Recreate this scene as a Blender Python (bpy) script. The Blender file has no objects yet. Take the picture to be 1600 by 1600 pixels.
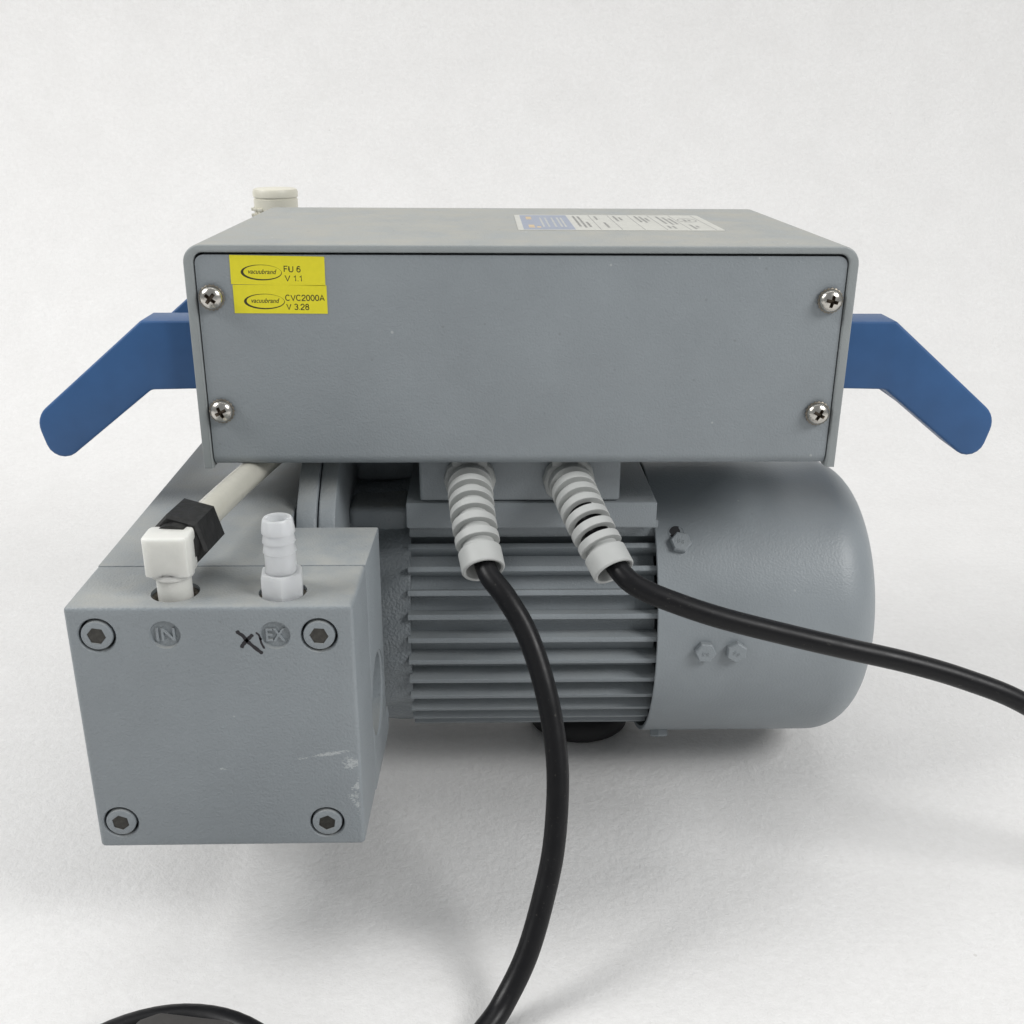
import bpy, bmesh, math, random
from mathutils import Vector, Matrix
random.seed(4)
S = bpy.context.scene
COL = S.collection
MM = 0.001

# ------------------------------------------------------------------ camera
cam_d = bpy.data.cameras.new('camera'); cam = bpy.data.objects.new('camera', cam_d); COL.objects.link(cam)
S.camera = cam
right = Vector((0.99965355, -0.02559526, 0.00613671))
down = Vector((-0.0034755, -0.35947123, -0.9331497))
fwd = Vector((0.02609018, 0.93280508, -0.35943564))
m = Matrix.Identity(4)
for i in range(3):
    m[i][0] = right[i]; m[i][1] = -down[i]; m[i][2] = -fwd[i]
m[0][3], m[1][3], m[2][3] = -0.0142, -0.3785, 0.290
cam.matrix_world = m
cam_d.sensor_width = 36.0; cam_d.lens = 36.9
cam_d.clip_start = 0.01; cam_d.clip_end = 50.0

# ------------------------------------------------------------------ light: white room with ceiling panels
W = bpy.data.worlds.new('World'); S.world = W; W.use_nodes = True
bg = W.node_tree.nodes['Background']
bg.inputs['Color'].default_value = (0.96, 0.985, 1.0, 1); bg.inputs['Strength'].default_value = 0.28

def area(name, loc, target, sx, sy, power, color=(1, 1, 1)):
    d = bpy.data.lights.new(name, 'AREA'); d.shape = 'RECTANGLE'; d.size = sx; d.size_y = sy
    d.energy = power; d.color = color
    o = bpy.data.objects.new(name, d); COL.objects.link(o)
    o.location = loc
    o.rotation_euler = (Vector(target) - Vector(loc)).to_track_quat('-Z', 'Y').to_euler()
    return o
area('ceiling_light_left', (-1.05, -0.18, 1.05), (-0.05, 0.05, 0.12), 0.6, 0.5, 11.5, (1.0, 0.993, 0.982))
area('ceiling_light_right', (1.0, -0.65, 1.05), (0.05, 0.05, 0.12), 0.6, 0.5, 12.5, (1.0, 0.995, 0.986))
area('ceiling_light_back', (0.0, 0.35, 1.9), (0.0, 0.25, 0.0), 1.6, 1.0, 7.5, (1.0, 0.993, 0.982))

S.view_settings.view_transform = 'Standard'
S.view_settings.look = 'None'
S.view_settings.gamma = 1.0
S.view_settings.exposure = 0.13
S.view_settings.use_curve_mapping = False

# ------------------------------------------------------------------ materials
def newmat(name):
    mt = bpy.data.materials.new(name); mt.use_nodes = True
    nt = mt.node_tree; b = nt.nodes['Principled BSDF']
    return mt, nt, b
def N(nt, t, **kw):
    n = nt.nodes.new(t)
    for k, v in kw.items():
        if k in n.inputs: n.inputs[k].default_value = v
        else: setattr(n, k, v)
    return n
def L(nt, a, b): nt.links.new(a, b)
def ramp(nt, fac, p0, p1, c0=(0, 0, 0, 1), c1=(1, 1, 1, 1)):
    r = nt.nodes.new('ShaderNodeValToRGB')
    r.color_ramp.elements[0].position = p0; r.color_ramp.elements[1].position = p1
    r.color_ramp.elements[0].color = c0; r.color_ramp.elements[1].color = c1
    L(nt, fac, r.inputs['Fac']); return r.outputs['Color']
def mix(nt, fac, a, b):
    n = nt.nodes.new('ShaderNodeMix'); n.data_type = 'RGBA'
    if isinstance(fac, (int, float)): n.inputs[0].default_value = fac
    else: L(nt, fac, n.inputs[0])
    for s, v in ((6, a), (7, b)):
        if isinstance(v, tuple): n.inputs[s].default_value = (*v, 1) if len(v) == 3 else v
        else: L(nt, v, n.inputs[s])
    return n.outputs[2]
def math_(nt, op, a, b=0.0, clamp=False):
    n = nt.nodes.new('ShaderNodeMath'); n.operation = op; n.use_clamp = clamp
    for s, v in ((0, a), (1, b)):
        if isinstance(v, (int, float)): n.inputs[s].default_value = v
        else: L(nt, v, n.inputs[s])
    return n.outputs[0]

def plain(name, col, rough=0.5, metal=0.0, noise=0.06, scale=300, bump=0.0, spec=0.5):
    mt, nt, b = newmat(name)
    tc = N(nt, 'ShaderNodeTexCoord')
    nz = N(nt, 'ShaderNodeTexNoise', Scale=scale, Detail=4.0); L(nt, tc.outputs['Object'], nz.inputs['Vector'])
    dark = tuple(c * (1 - noise * 2) for c in col); light = tuple(min(1, c * (1 + noise * 2)) for c in col)
    L(nt, mix(nt, nz.outputs['Fac'], dark, light), b.inputs['Base Color'])
    b.inputs['Roughness'].default_value = rough; b.inputs['Metallic'].default_value = metal
    b.inputs['Specular IOR Level'].default_value = spec
    if bump:
        bp = N(nt, 'ShaderNodeBump', Strength=bump, Distance=0.0005); L(nt, nz.outputs['Fac'], bp.inputs['Height'])
        L(nt, bp.outputs['Normal'], b.inputs['Normal'])
    return mt

def paint(name, col, peel=700, strength=0.25, dust=0.5, scuff=None, rough=0.42, dist=0.0004, grime=0.25):
    """Grey powder coat: orange-peel relief, settled beige dust on faces that look up, faint handling marks."""
    mt, nt, b = newmat(name)
    tc = N(nt, 'ShaderNodeTexCoord'); ge = N(nt, 'ShaderNodeNewGeometry')
    P = tc.outputs['Object']
    big = N(nt, 'ShaderNodeTexNoise', Scale=28.0, Detail=6.0, Roughness=0.6); L(nt, P, big.inputs['Vector'])
    c = mix(nt, ramp(nt, big.outputs['Fac'], 0.35, 0.7), tuple(x * 0.95 for x in col), tuple(x * 1.05 for x in col))
    sep = N(nt, 'ShaderNodeSeparateXYZ'); L(nt, ge.outputs['True Normal'], sep.inputs[0])
    up = math_(nt, 'MULTIPLY', math_(nt, 'SUBTRACT', sep.outputs['Z'], 0.55, True), 2.2, True)
    dn = N(nt, 'ShaderNodeTexNoise', Scale=55.0, Detail=8.0, Roughness=0.65); L(nt, P, dn.inputs['Vector'])
    dm = math_(nt, 'MULTIPLY', math_(nt, 'MULTIPLY', up, ramp(nt, dn.outputs['Fac'], 0.25, 0.75)), dust)
    c = mix(nt, dm, c, (0.36, 0.35, 0.312))
    # small dark specks
    sp = N(nt, 'ShaderNodeTexVoronoi', Scale=95.0); L(nt, P, sp.inputs['Vector'])
    sm = math_(nt, 'MULTIPLY', math_(nt, 'LESS_THAN', sp.outputs['Distance'], 0.05), 0.35 * grime * 2)
    c = mix(nt, sm, c, (0.1, 0.1, 0.09))
    # stray pale nicks
    vn = N(nt, 'ShaderNodeTexVoronoi', Scale=60.0); L(nt, P, vn.inputs['Vector'])
    nm = math_(nt, 'MULTIPLY', math_(nt, 'LESS_THAN', vn.outputs['Distance'], 0.032), 0.5 * grime * 2)
    c = mix(nt, nm, c, (0.62, 0.63, 0.62))
    if scuff:
        sx = N(nt, 'ShaderNodeSeparateXYZ'); L(nt, P, sx.inputs[0])
        fine = N(nt, 'ShaderNodeTexNoise', Scale=2600.0, Detail=4.0, Roughness=0.7)
        mp = N(nt, 'ShaderNodeMapping'); mp.inputs['Scale'].default_value = (0.45, 1, 1.0)
        L(nt, P, mp.inputs['Vector']); L(nt, mp.outputs[0], fine.inputs['Vector'])
        patch = N(nt, 'ShaderNodeTexNoise', Scale=130.0, Detail=2.0); L(nt, P, patch.inputs['Vector'])
        tot = None
        for (x0, x1, z0, z1, slope, thr) in scuff:      # boxes on the front face where the paint is rubbed
            zz = math_(nt, 'SUBTRACT', sx.outputs['Z'], math_(nt, 'MULTIPLY', sx.outputs['X'], slope))
            def band(v, a, bb):
                h = (bb - a) / 2; mid = (a + bb) / 2
                return math_(nt, 'SUBTRACT', 1.0, math_(nt, 'DIVIDE', math_(nt, 'ABSOLUTE', math_(nt, 'SUBTRACT', v, mid)), h), True)
            k = math_(nt, 'MULTIPLY', math_(nt, 'POWER', band(sx.outputs['X'], x0, x1), 0.5), math_(nt, 'POWER', band(zz, z0, z1), 0.6))
            k = math_(nt, 'MULTIPLY', k, math_(nt, 'MULTIPLY', patch.outputs['Fac'], fine.outputs['Fac']))
            k = math_(nt, 'GREATER_THAN', k, thr)
            tot = k if tot is None else math_(nt, 'MAXIMUM', tot, k)
        frontm = math_(nt, 'LESS_THAN', sep.outputs['Y'], -0.9)
        tot = math_(nt, 'MULTIPLY', math_(nt, 'MULTIPLY', tot, frontm), 0.45)
        c = mix(nt, tot, c, (0.62, 0.64, 0.64))
    L(nt, c, b.inputs['Base Color'])
    rr = math_(nt, 'ADD', math_(nt, 'MULTIPLY', big.outputs['Fac'], 0.15), rough - 0.05)
    rr = math_(nt, 'ADD', rr, math_(nt, 'MULTIPLY', dm, 0.5))
    L(nt, rr, b.inputs['Roughness'])
    n1 = N(nt, 'ShaderNodeTexNoise', Scale=peel, Detail=1.2, Roughness=0.45); L(nt, P, n1.inputs['Vector'])
    bp = N(nt, 'ShaderNodeBump', Strength=strength, Distance=dist); L(nt, n1.outputs['Fac'], bp.inputs['Height'])
    L(nt, bp.outputs['Normal'], b.inputs['Normal'])
    return mt

GREY = (0.247, 0.273, 0.291)
M = {}
M['paint'] = paint('grey_powder_coat', GREY, 1500, 0.5, 0.35)
M['cover'] = paint('grey_cover_paint', (0.272, 0.294, 0.298), 1600, 0.3, 1.0, grime=0.6)
M['panel'] = paint('grey_panel_paint', GREY, 1400, 0.4, 0.0, grime=0.3)
M['cast'] = paint('grey_cast_paint', GREY, 1250, 0.6, 0.7, scuff=[
    (0.012, 0.060, -0.0168, -0.0136, 0.187, 0.228), (0.0385, 0.0475, -0.046, -0.004, 0.0, 0.225),
    (-0.006, 0.004, -0.0160, -0.0125, 0.05, 0.25), (0.016, 0.046, -0.0390, -0.0365, 0.0, 0.235), (0.036, 0.0475, -0.019, -0.0065, 0.0, 0.225)])
M['cast_plain'] = paint('grey_cast_side_paint', GREY, 1250, 0.55, 0.7)
M['rough_cast'] = paint('shaded_rough_casting', tuple(x * 0.85 for x in GREY), 900, 0.6, 0.1, dist=0.0009)  # darker than the other castings: shadow of the head put into the colour
M['motor'] = paint('grey_motor_paint', tuple(x * 0.98 for x in GREY), 1500, 0.45, 0.2)
M['fan'] = paint('grey_fan_cover_paint', GREY, 1100, 0.3, 0.12, rough=0.40)
M['blue'] = plain('blue_plastic', (0.034, 0.099, 0.24), 0.42, noise=0.08, scale=90, spec=0.35)
M['boot'] = plain('pale_grey_rubber', (0.42, 0.43, 0.42), 0.55, noise=0.03, scale=200)
M['black'] = plain('black_cord_rubber', (0.007, 0.007, 0.008), 0.36, noise=0.2, scale=350, bump=0.1, spec=0.24)
nt = M['black'].node_tree; bs = nt.nodes['Principled BSDF']
tc = N(nt, 'ShaderNodeTexCoord'); nz = N(nt, 'ShaderNodeTexNoise', Scale=120.0, Detail=8.0, Roughness=0.75); L(nt, tc.outputs['Object'], nz.inputs['Vector'])
L(nt, math_(nt, 'ADD', math_(nt, 'MULTIPLY', nz.outputs['Fac'], 0.45), 0.16), bs.inputs['Roughness'])
fl = N(nt, 'ShaderNodeTexNoise', Scale=900.0, Detail=2.0); L(nt, tc.outputs['Object'], fl.inputs['Vector'])
L(nt, mix(nt, math_(nt, 'MULTIPLY', ramp(nt, fl.outputs['Fac'], 0.68, 0.74), 0.25), (0.007, 0.007, 0.008), (0.12, 0.115, 0.10)), bs.inputs['Base Color'])
M['foot'] = plain('black_foot_rubber', (0.012, 0.012, 0.013), 0.6)
M['plug'] = plain('dark_plug_plastic', (0.045, 0.042, 0.04), 0.55, noise=0.1, scale=500)
M['nut'] = plain('black_nut_plastic', (0.018, 0.018, 0.018), 0.45, noise=0.4, scale=260, bump=0.9, spec=0.4)
M['cream'] = plain('cream_plastic', (0.62, 0.60, 0.51), 0.45, noise=0.03, scale=80)
M['steel'] = plain('screw_steel', (0.56, 0.54, 0.50), 0.24, 1.0, noise=0.12, scale=900, bump=0.15)
M['socket'] = plain('shaded_socket_steel', (0.055, 0.053, 0.048), 0.35, 0.6, noise=0.3, scale=900)  # steel darkened in colour to give the hex sockets shaded depth
M['recess'] = plain('shaded_screw_recess', (0.16, 0.13, 0.10), 0.5, 0.8, noise=0.3, scale=900)  # shade of the cross recess put into its face colour
M['dull'] = plain('dull_thread_metal', (0.22, 0.20, 0.17), 0.45, 0.9, noise=0.2, scale=700)
M['dark'] = plain('dark_gap_shade', (0.02, 0.02, 0.022), 0.7)  # stands for shade in the head seam and the bolt slot
M['ink'] = plain('black_ink', (0.012, 0.010, 0.014), 0.5)
M['print'] = plain('printed_black', (0.03, 0.028, 0.01), 0.55)
M['yellow'] = plain('yellow_sticker', (0.72, 0.645, 0.02), 0.5, noise=0.03, scale=500)
M['label_white'] = plain('silver_label', (0.47, 0.47, 0.43), 0.4, noise=0.06, scale=120)
M['label_blue'] = plain('label_blue_print', (0.255, 0.285, 0.355), 0.5, noise=0.06, scale=150)  # blue print greyed: grazing reflection mixed into the colour
M['label_orange'] = plain('label_orange_print', (0.62, 0.45, 0.22), 0.45)
M['label_grey'] = plain('label_grey_print', (0.25, 0.25, 0.24), 0.5)

def milky(name, col, sss, rough, tr):
    mt, nt, b = newmat(name)
    tc = N(nt, 'ShaderNodeTexCoord')
    nz = N(nt, 'ShaderNodeTexNoise', Scale=240.0, Detail=4.0); L(nt, tc.outputs['Object'], nz.inputs['Vector'])
    L(nt, mix(nt, nz.outputs['Fac'], tuple(c * 0.96 for c in col), tuple(min(1, c * 1.03) for c in col)), b.inputs['Base Color'])
    b.inputs['Subsurface Weight'].default_value = sss
    b.inputs['Subsurface Radius'].default_value = (1, 1, 1)
    b.inputs['Subsurface Scale'].default_value = 0.004
    b.inputs['Roughness'].default_value = rough
    b.inputs['Transmission Weight'].default_value = tr
    bp = N(nt, 'ShaderNodeBump', Strength=0.35, Distance=0.0006); L(nt, nz.outputs['Fac'], bp.inputs['Height'])
    L(nt, bp.outputs['Normal'], b.inputs['Normal'])
    return mt
M['milk'] = milky('milky_fitting_plastic', (0.66, 0.66, 0.625), 0.8, 0.36, 0.0)
M['milk2'] = milky('clear_milky_fitting_plastic', (0.86, 0.88, 0.90), 0.7, 0.3, 0.45)
M['tube'] = milky('milky_tube_plastic', (0.66, 0.645, 0.57), 0.3, 0.2, 0.25)

def paper():
    mt, nt, b = newmat('white_backdrop_paper')
    tc = N(nt, 'ShaderNodeTexCoord'); P = tc.outputs['Object']
    n1 = N(nt, 'ShaderNodeTexNoise', Scale=22.0, Detail=6.0, Roughness=0.62); L(nt, P, n1.inputs['Vector'])
    n2 = N(nt, 'ShaderNodeTexNoise', Scale=260.0, Detail=4.0, Roughness=0.7); L(nt, P, n2.inputs['Vector'])
    c = mix(nt, ramp(nt, n1.outputs['Fac'], 0.3, 0.72), (0.715, 0.709, 0.702), (0.755, 0.750, 0.744))
    c = mix(nt, math_(nt, 'MULTIPLY', ramp(nt, n2.outputs['Fac'], 0.35, 0.75), 0.4), c, (0.62, 0.612, 0.60))
    v = N(nt, 'ShaderNodeTexVoronoi', Scale=26.0); L(nt, P, v.inputs['Vector'])
    c = mix(nt, math_(nt, 'MULTIPLY', math_(nt, 'LESS_THAN', v.outputs['Distance'], 0.018), 0.35), c, (0.4, 0.38, 0.35))
    L(nt, c, b.inputs['Base Color']); b.inputs['Roughness'].default_value = 0.75
    b.inputs['Specular IOR Level'].default_value = 0.3
    h = math_(nt, 'ADD', n2.outputs['Fac'], math_(nt, 'MULTIPLY', n1.outputs['Fac'], 1.5))
    bp = N(nt, 'ShaderNodeBump', Strength=0.5, Distance=0.0012); L(nt, h, bp.inputs['Height'])
    L(nt, bp.outputs['Normal'], b.inputs['Normal'])
    return mt
M['paper'] = paper()

# ------------------------------------------------------------------ mesh helpers (all sizes in millimetres)
def finish(name, bm, mats, parent=None, angle=35, label=None, center=True):
    me = bpy.data.meshes.new(name); bm.to_mesh(me); bm.free()
    return link(name, me, mats, parent, angle, label, center)
def link(name, me, mats, parent=None, angle=35, label=None, center=True, scale=True):
    if scale: me.transform(Matrix.Scale(MM, 4))
    if not isinstance(mats, (list, tuple)): mats = [mats]
    for k in mats: me.materials.append(M[k])
    me.polygons.foreach_set('use_smooth', [True] * len(me.polygons))
    me.set_sharp_from_angle(angle=math.radians(angle))
    o = bpy.data.objects.new(name, me); COL.objects.link(o)
    if center:
        cs = [v.co for v in me.vertices]
        lo = Vector((min(c[i] for c in cs) for i in range(3))); hi = Vector((max(c[i] for c in cs) for i in range(3)))
        mid = (lo + hi) / 2
        me.transform(Matrix.Translation(-mid)); o.location = mid
    if parent is not None: attach(o, parent)
    if label: o['label'] = label
    return o
def world_of(o):
    mw = Matrix.LocRotScale(o.location, o.rotation_euler, o.scale)
    return mw if o.parent is None else world_of(o.parent) @ o.matrix_parent_inverse @ mw
def attach(o, p):
    o.parent = p; o.matrix_parent_inverse = world_of(p).inverted()

def box(bm, x0, x1, y0, y1, z0, z1, mat=0):
    vs = [bm.verts.new((x, y, z)) for x in (x0, x1) for y in (y0, y1) for z in (z0, z1)]
    for f in ((0, 1, 3, 2), (4, 6, 7, 5), (0, 4, 5, 1), (2, 3, 7, 6), (0, 2, 6, 4), (1, 5, 7, 3)):
        bm.faces.new([vs[i] for i in f]).material_index = mat
    return vs
def bevel_edges(bm, test, off, seg=4):
    es = [e for e in bm.edges if test(e.verts[0].co, e.verts[1].co)]
    if es: bmesh.ops.bevel(bm, geom=es, offset=off, segments=seg, profile=0.5, affect='EDGES', clamp_overlap=True)
def prism(bm, poly, axis, a, b, mat=0):
    """poly in the plane across the axis: axis x -> (y,z), y -> (x,z), z -> (x,y)."""
    def P(p, t): return {'x': (t, p[0], p[1]), 'y': (p[0], t, p[1]), 'z': (p[0], p[1], t)}[axis]
    A = [bm.verts.new(P(p, a)) for p in poly]; B = [bm.verts.new(P(p, b)) for p in poly]
    n = len(poly); fs = [bm.faces.new(A), bm.faces.new(B[::-1])]
    for i in range(n): fs.append(bm.faces.new((A[i], B[i], B[(i + 1) % n], A[(i + 1) % n])))
    for f in fs: f.material_index = mat
    bmesh.ops.recalc_face_normals(bm, faces=bm.faces[:])
def lathe(bm, prof, origin, axis, segs=48, mat=0, cap0=True, cap1=True, phase=0.0):
    """prof = [(radius, height along axis)]."""
    ax = Vector(axis).normalized(); o = Vector(origin)
    u = ax.cross(Vector((0, 0, 1)) if abs(ax.z) < 0.9 else Vector((1, 0, 0))).normalized(); w = ax.cross(u)
    rings = []
    for r, h in prof:
        rings.append([bm.verts.new(o + ax * h + (u * math.cos(t) + w * math.sin(t)) * r)
                      for t in [phase + 2 * math.pi * k / segs for k in range(segs)]])
    for a, b in zip(rings, rings[1:]):
        for k in range(segs):
            bm.faces.new((a[k], a[(k + 1) % segs], b[(k + 1) % segs], b[k])).material_index = mat
    if cap0: bm.faces.new(rings[0][::-1]).material_index = mat
    if cap1: bm.faces.new(rings[-1]).material_index = mat
    return rings
def catmull(pts, per=8):
    P = [Vector(p) for p in pts]; P = [P[0] * 2 - P[1]] + P + [P[-1] * 2 - P[-2]]
    out = []
    for i in range(1, len(P) - 2):
        for k in range(per):
            t = k / per
            out.append(0.5 * ((2 * P[i]) + (-P[i-1] + P[i+1]) * t + (2*P[i-1] - 5*P[i] + 4*P[i+1] - P[i+2]) * t*t
                              + (-P[i-1] + 3*P[i] - 3*P[i+1] + P[i+2]) * t**3))
    out.append(P[-2]); return out
def sweep(bm, pts, radii, segs=20, mat=0, cap=True):
    n = len(pts); pts = [Vector(p) for p in pts]
    if isinstance(radii, (int, float)): radii = [radii] * n
    tang = []
    for i in range(n):
        a, b = max(0, i - 1), min(n - 1, i + 1)
        d = pts[b] - pts[a]; tang.append(d.normalized() if d.length > 1e-9 else (tang[-1] if tang else Vector((0, 0, 1))))
    u = tang[0].orthogonal().normalized(); rings = []
    for i in range(n):
        u = (u - tang[i] * u.dot(tang[i])).normalized(); w = tang[i].cross(u)
        rings.append([bm.verts.new(pts[i] + (u * math.cos(2*math.pi*k/segs) + w * math.sin(2*math.pi*k/segs)) * radii[i]) for k in range(segs)])
    for a, b in zip(rings, rings[1:]):
        for k in range(segs): bm.faces.new((a[k], a[(k+1) % segs], b[(k+1) % segs], b[k])).material_index = mat
    if cap: bm.faces.new(rings[0][::-1]).material_index = mat; bm.faces.new(rings[-1]).material_index = mat
    return rings
def ring_frames(path, stations):
    """positions + tangents at arc-length stations along a polyline."""
    L_ = [0.0]
    for a, b in zip(path, path[1:]): L_.append(L_[-1] + (b - a).length)
    res = []
    for s in stations:
        s = max(0, min(L_[-1] - 1e-6, s)); i = max(k for k in range(len(L_) - 1) if L_[k] <= s)
        t = (s - L_[i]) / (L_[i+1] - L_[i]); res.append((path[i].lerp(path[i+1], t), i, t))
    tg = [(path[min(i+1, len(path)-1)] - path[max(0, i-1)]).normalized() for i in range(len(path))]
    return [(p, tg[i].lerp(tg[min(i+1, len(tg)-1)], t).normalized()) for p, i, t in res], L_[-1]
def rounded(x0, x1, z0, z1, rs, seg=6):
    """rounded rectangle, radii (bl, br, tr, tl)."""
    out = []
    for (cx, cz, a0), r in zip(((x0, z0, 180), (x1, z0, 270), (x1, z1, 0), (x0, z1, 90)), rs):
        ox = cx + (r if cx == x0 else -r); oz = cz + (r if cz == z0 else -r)
        if r <= 0: out.append((cx, cz)); continue
        for k in range(seg + 1):
            t = math.radians(a0 + 90 * k / seg); out.append((ox + r * math.cos(t), oz + r * math.sin(t)))
    return out
def fillet_poly(pts, rs, seg=5):
    out = []; n = len(pts)
    for i in range(n):
        p = Vector(pts[i]); a = (Vector(pts[i-1]) - p); b = (Vector(pts[(i+1) % n]) - p); r = rs[i]
        if r <= 0: out.append(tuple(p)); continue
        la, lb = a.length, b.length; a.normalize(); b.normalize()
        ang = a.angle(b); d = min(r / math.tan(ang / 2), la * 0.49, lb * 0.49); r2 = d * math.tan(ang / 2)
        c = p + (a + b).normalized() * (r2 / math.sin(ang / 2))
        s0 = p + a * d - c; s1 = p + b * d - c
        a0 = math.atan2(s0.y, s0.x); a1 = math.atan2(s1.y, s1.x); da = (a1 - a0 + math.pi) % (2 * math.pi) - math.pi
        for k in range(seg + 1):
            t = a0 + da * k / seg; out.append((c.x + r2 * math.cos(t), c.y + r2 * math.sin(t)))
    return out
def boolean(bm, cutters, op='DIFFERENCE'):
    me = bpy.data.meshes.new('tmp'); bm.to_mesh(me); bm.free()
    o = bpy.data.objects.new('tmp', me); COL.objects.link(o); tmp = [o]
    for cb in cutters:
        cm = bpy.data.meshes.new('cut')
        bmesh.ops.recalc_face_normals(cb, faces=cb.faces[:]); cb.to_mesh(cm); cb.free()
        co = bpy.data.objects.new('cut', cm); COL.objects.link(co); tmp.append(co)
        md = o.modifiers.new('b', 'BOOLEAN'); md.operation = op; md.solver = 'EXACT'; md.object = co
    bpy.context.view_layer.update()
    res = bpy.data.meshes.new_from_object(o.evaluated_get(bpy.context.evaluated_depsgraph_get()))
    for t in tmp:
        d = t.data; bpy.data.objects.remove(t); bpy.data.meshes.remove(d)
    res.materials.clear()
    return res
def text_bm(body, size, shear=0.0, extrude=0.0, spacing=1.0, offset=0.0):
    cu = bpy.data.curves.new('txt', 'FONT'); cu.body = body; cu.size = size; cu.shear = shear
    cu.extrude = extrude; cu.space_character = spacing; cu.resolution_u = 3; cu.offset = offset
    o = bpy.data.objects.new('txt', cu); COL.objects.link(o); bpy.context.view_layer.update()
    me = bpy.data.meshes.new_from_object(o.evaluated_get(bpy.context.evaluated_depsgraph_get()))
    bm = bmesh.new(); bm.from_mesh(me)
    bpy.data.objects.remove(o); bpy.data.curves.remove(cu); bpy.data.meshes.remove(me)
    return bm
def text_into(bm, body, size, xf, mat, width=None, **kw):
    t = text_bm(body, size, **kw)
    xs = [v.co.x for v in t.verts]; x0, x1 = min(xs), max(xs); k = 1.0 if width is None else width / (x1 - x0)
    mp = {}
    for v in t.verts: mp[v] = bm.verts.new(xf @ Vector(((v.co.x - x0) * k, v.co.y, v.co.z)))
    for f in t.faces:
        try: bm.faces.new([mp[v] for v in f.verts]).material_index = mat
        except ValueError: pass
    t.free()
FRONT = lambda x, y, z: Matrix.Translation((x, y, z)) @ Matrix(((1, 0, 0, 0), (0, 0, -1, 0), (0, 1, 0, 0), (0, 0, 0, 1)))  # text plane -> faces -Y

def copy_tree(o, parent=None, loc=None, rot=None):
    c = o.copy(); COL.objects.link(c)
    if loc is not None: c.location = Vector(loc) * MM
    if rot is not None: c.rotation_euler = rot
    if parent is not None: c.parent = parent; c.matrix_parent_inverse = world_of(parent).inverted()
    for ch in list(o.children):
        d = ch.copy(); COL.objects.link(d); d.parent = c; d.matrix_parent_inverse = ch.matrix_parent_inverse.copy()
    return c

# ------------------------------------------------------------------ the setting: one sweep of white paper
bm = bmesh.new()
prof = [(-1100, 0), (-500, 0), (0, 0), (250, 0), (380, 0)]
for k in range(1, 25):
    t = math.radians(90 * k / 24); prof.append((380 + 420 * math.sin(t), 420 - 420 * math.cos(t)))
prof += [(800, 900), (800, 1500)]
xs = [-1600 + 100 * i for i in range(33)]
grid = [[bm.verts.new((x, p[0], p[1])) for x in xs] for p in prof]
for a, b in zip(grid, grid[1:]):
    for k in range(len(xs) - 1): bm.faces.new((a[k], a[k+1], b[k+1], b[k]))
o = finish('backdrop_paper', bm, 'paper', center=False); o['kind'] = 'structure'
o['label'] = 'white mottled paper sweep under and behind the pump'

# ------------------------------------------------------------------ the pump
pump = bpy.data.objects.new('vacuum_pump', None); COL.objects.link(pump)
pump.empty_display_size = 0.05; pump.location = (-0.03, 0.072, 0)
pump['label'] = 'grey laboratory diaphragm vacuum pump with controller box on top and blue carrying handles'
pump['category'] = 'vacuum pump'

# --- controller cover: an inverted U of painted sheet metal
bm = bmesh.new()
n_o = rounded(-120, 120, 100, 244.8, (0, 0, 6.5, 6.5), 8)[2:]
n_i = rounded(-116.6, 116.6, 100, 242.0, (0, 0, 3.6, 3.6), 8)[2:]
U = [(120, 162)] + n_o + [(-120, 162), (-116.6, 162)] + n_i[::-1] + [(116.6, 162)]
prism(bm, U, 'y', 0, 146)
bevel_edges(bm, lambda a, b: abs(a.y) < 1e-4 and abs(b.y) < 1e-4, 0.7, 3)
cover = finish('controller_cover', bm, 'cover', pump, 30)

# --- chassis tray with the visible panel (rounded lower bend)
bm = bmesh.new()
prism(bm, rounded(-116.1, 116.1, 162.8, 241.15, (0, 0, 3.2, 3.2), 6), 'y', 1.0, 143)
bevel_edges(bm, lambda a, b: abs(a.y - 1) < 1e-3 and abs(b.y - 1) < 1e-3 and a.z < 162.9 and b.z < 162.9, 4.5, 8)
finish('rear_panel', bm, 'panel', pump, 30)

# --- phillips screws with toothed washers
def screw_mesh():
    bm = bmesh.new()
    prof = [(0.5, -3.3)] + [(4.1 * math.sin(math.radians(a)), -0.9 - 2.4 * math.cos(math.radians(a))) for a in (16, 28, 40, 52, 64, 76, 86)] + [(4.1, -0.6), (4.0, 0.0)]
    lathe(bm, prof, (0, 0, 0), (0, 1, 0), 40)
    bmesh.ops.recalc_face_normals(bm, faces=bm.faces[:])
    cuts = []
    for ang in (0, 90):
        cb = bmesh.new()
        vs = box(cb, -2.75, 2.75, -4, -1.0, -0.72, 0.72)
        for v in vs:
            if v.co.y > -2: v.co.x *= 0.45; v.co.z *= 0.6
        bmesh.ops.rotate(cb, verts=cb.verts[:], cent=(0, 0, 0), matrix=Matrix.Rotation(math.radians(ang), 3, 'Y'))
        cuts.append(cb)
    res = boolean(bm, cuts)
    for p in res.polygons:
        c = p.center; rr = math.hypot(c.x, c.z)
        if rr < 3.2 and c.y > -0.9 - 2.4 * math.sqrt(max(0, 1 - (rr / 4.1) ** 2)) + 0.12 and c.y < -0.7: p.material_index = 1
    return res
sm = screw_mesh()
screw = link('screw', sm, ['steel', 'recess'], None, 32, center=False)
bm = bmesh.new()
prof = [(3.2, 0.0)]
seg = 40
top = []; bot = []
for k in range(seg):
    t = 2 * math.pi * k / seg; r = 4.75 if k % 2 else 4.35
    top.append(bm.verts.new((r * math.cos(t), -0.7 + (0.25 if k % 2 else 0), r * math.sin(t))))
    bot.append(bm.verts.new((r * math.cos(t), 0.0, r * math.sin(t))))
bm.faces.new(top); bm.faces.new(bot[::-1])
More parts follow.
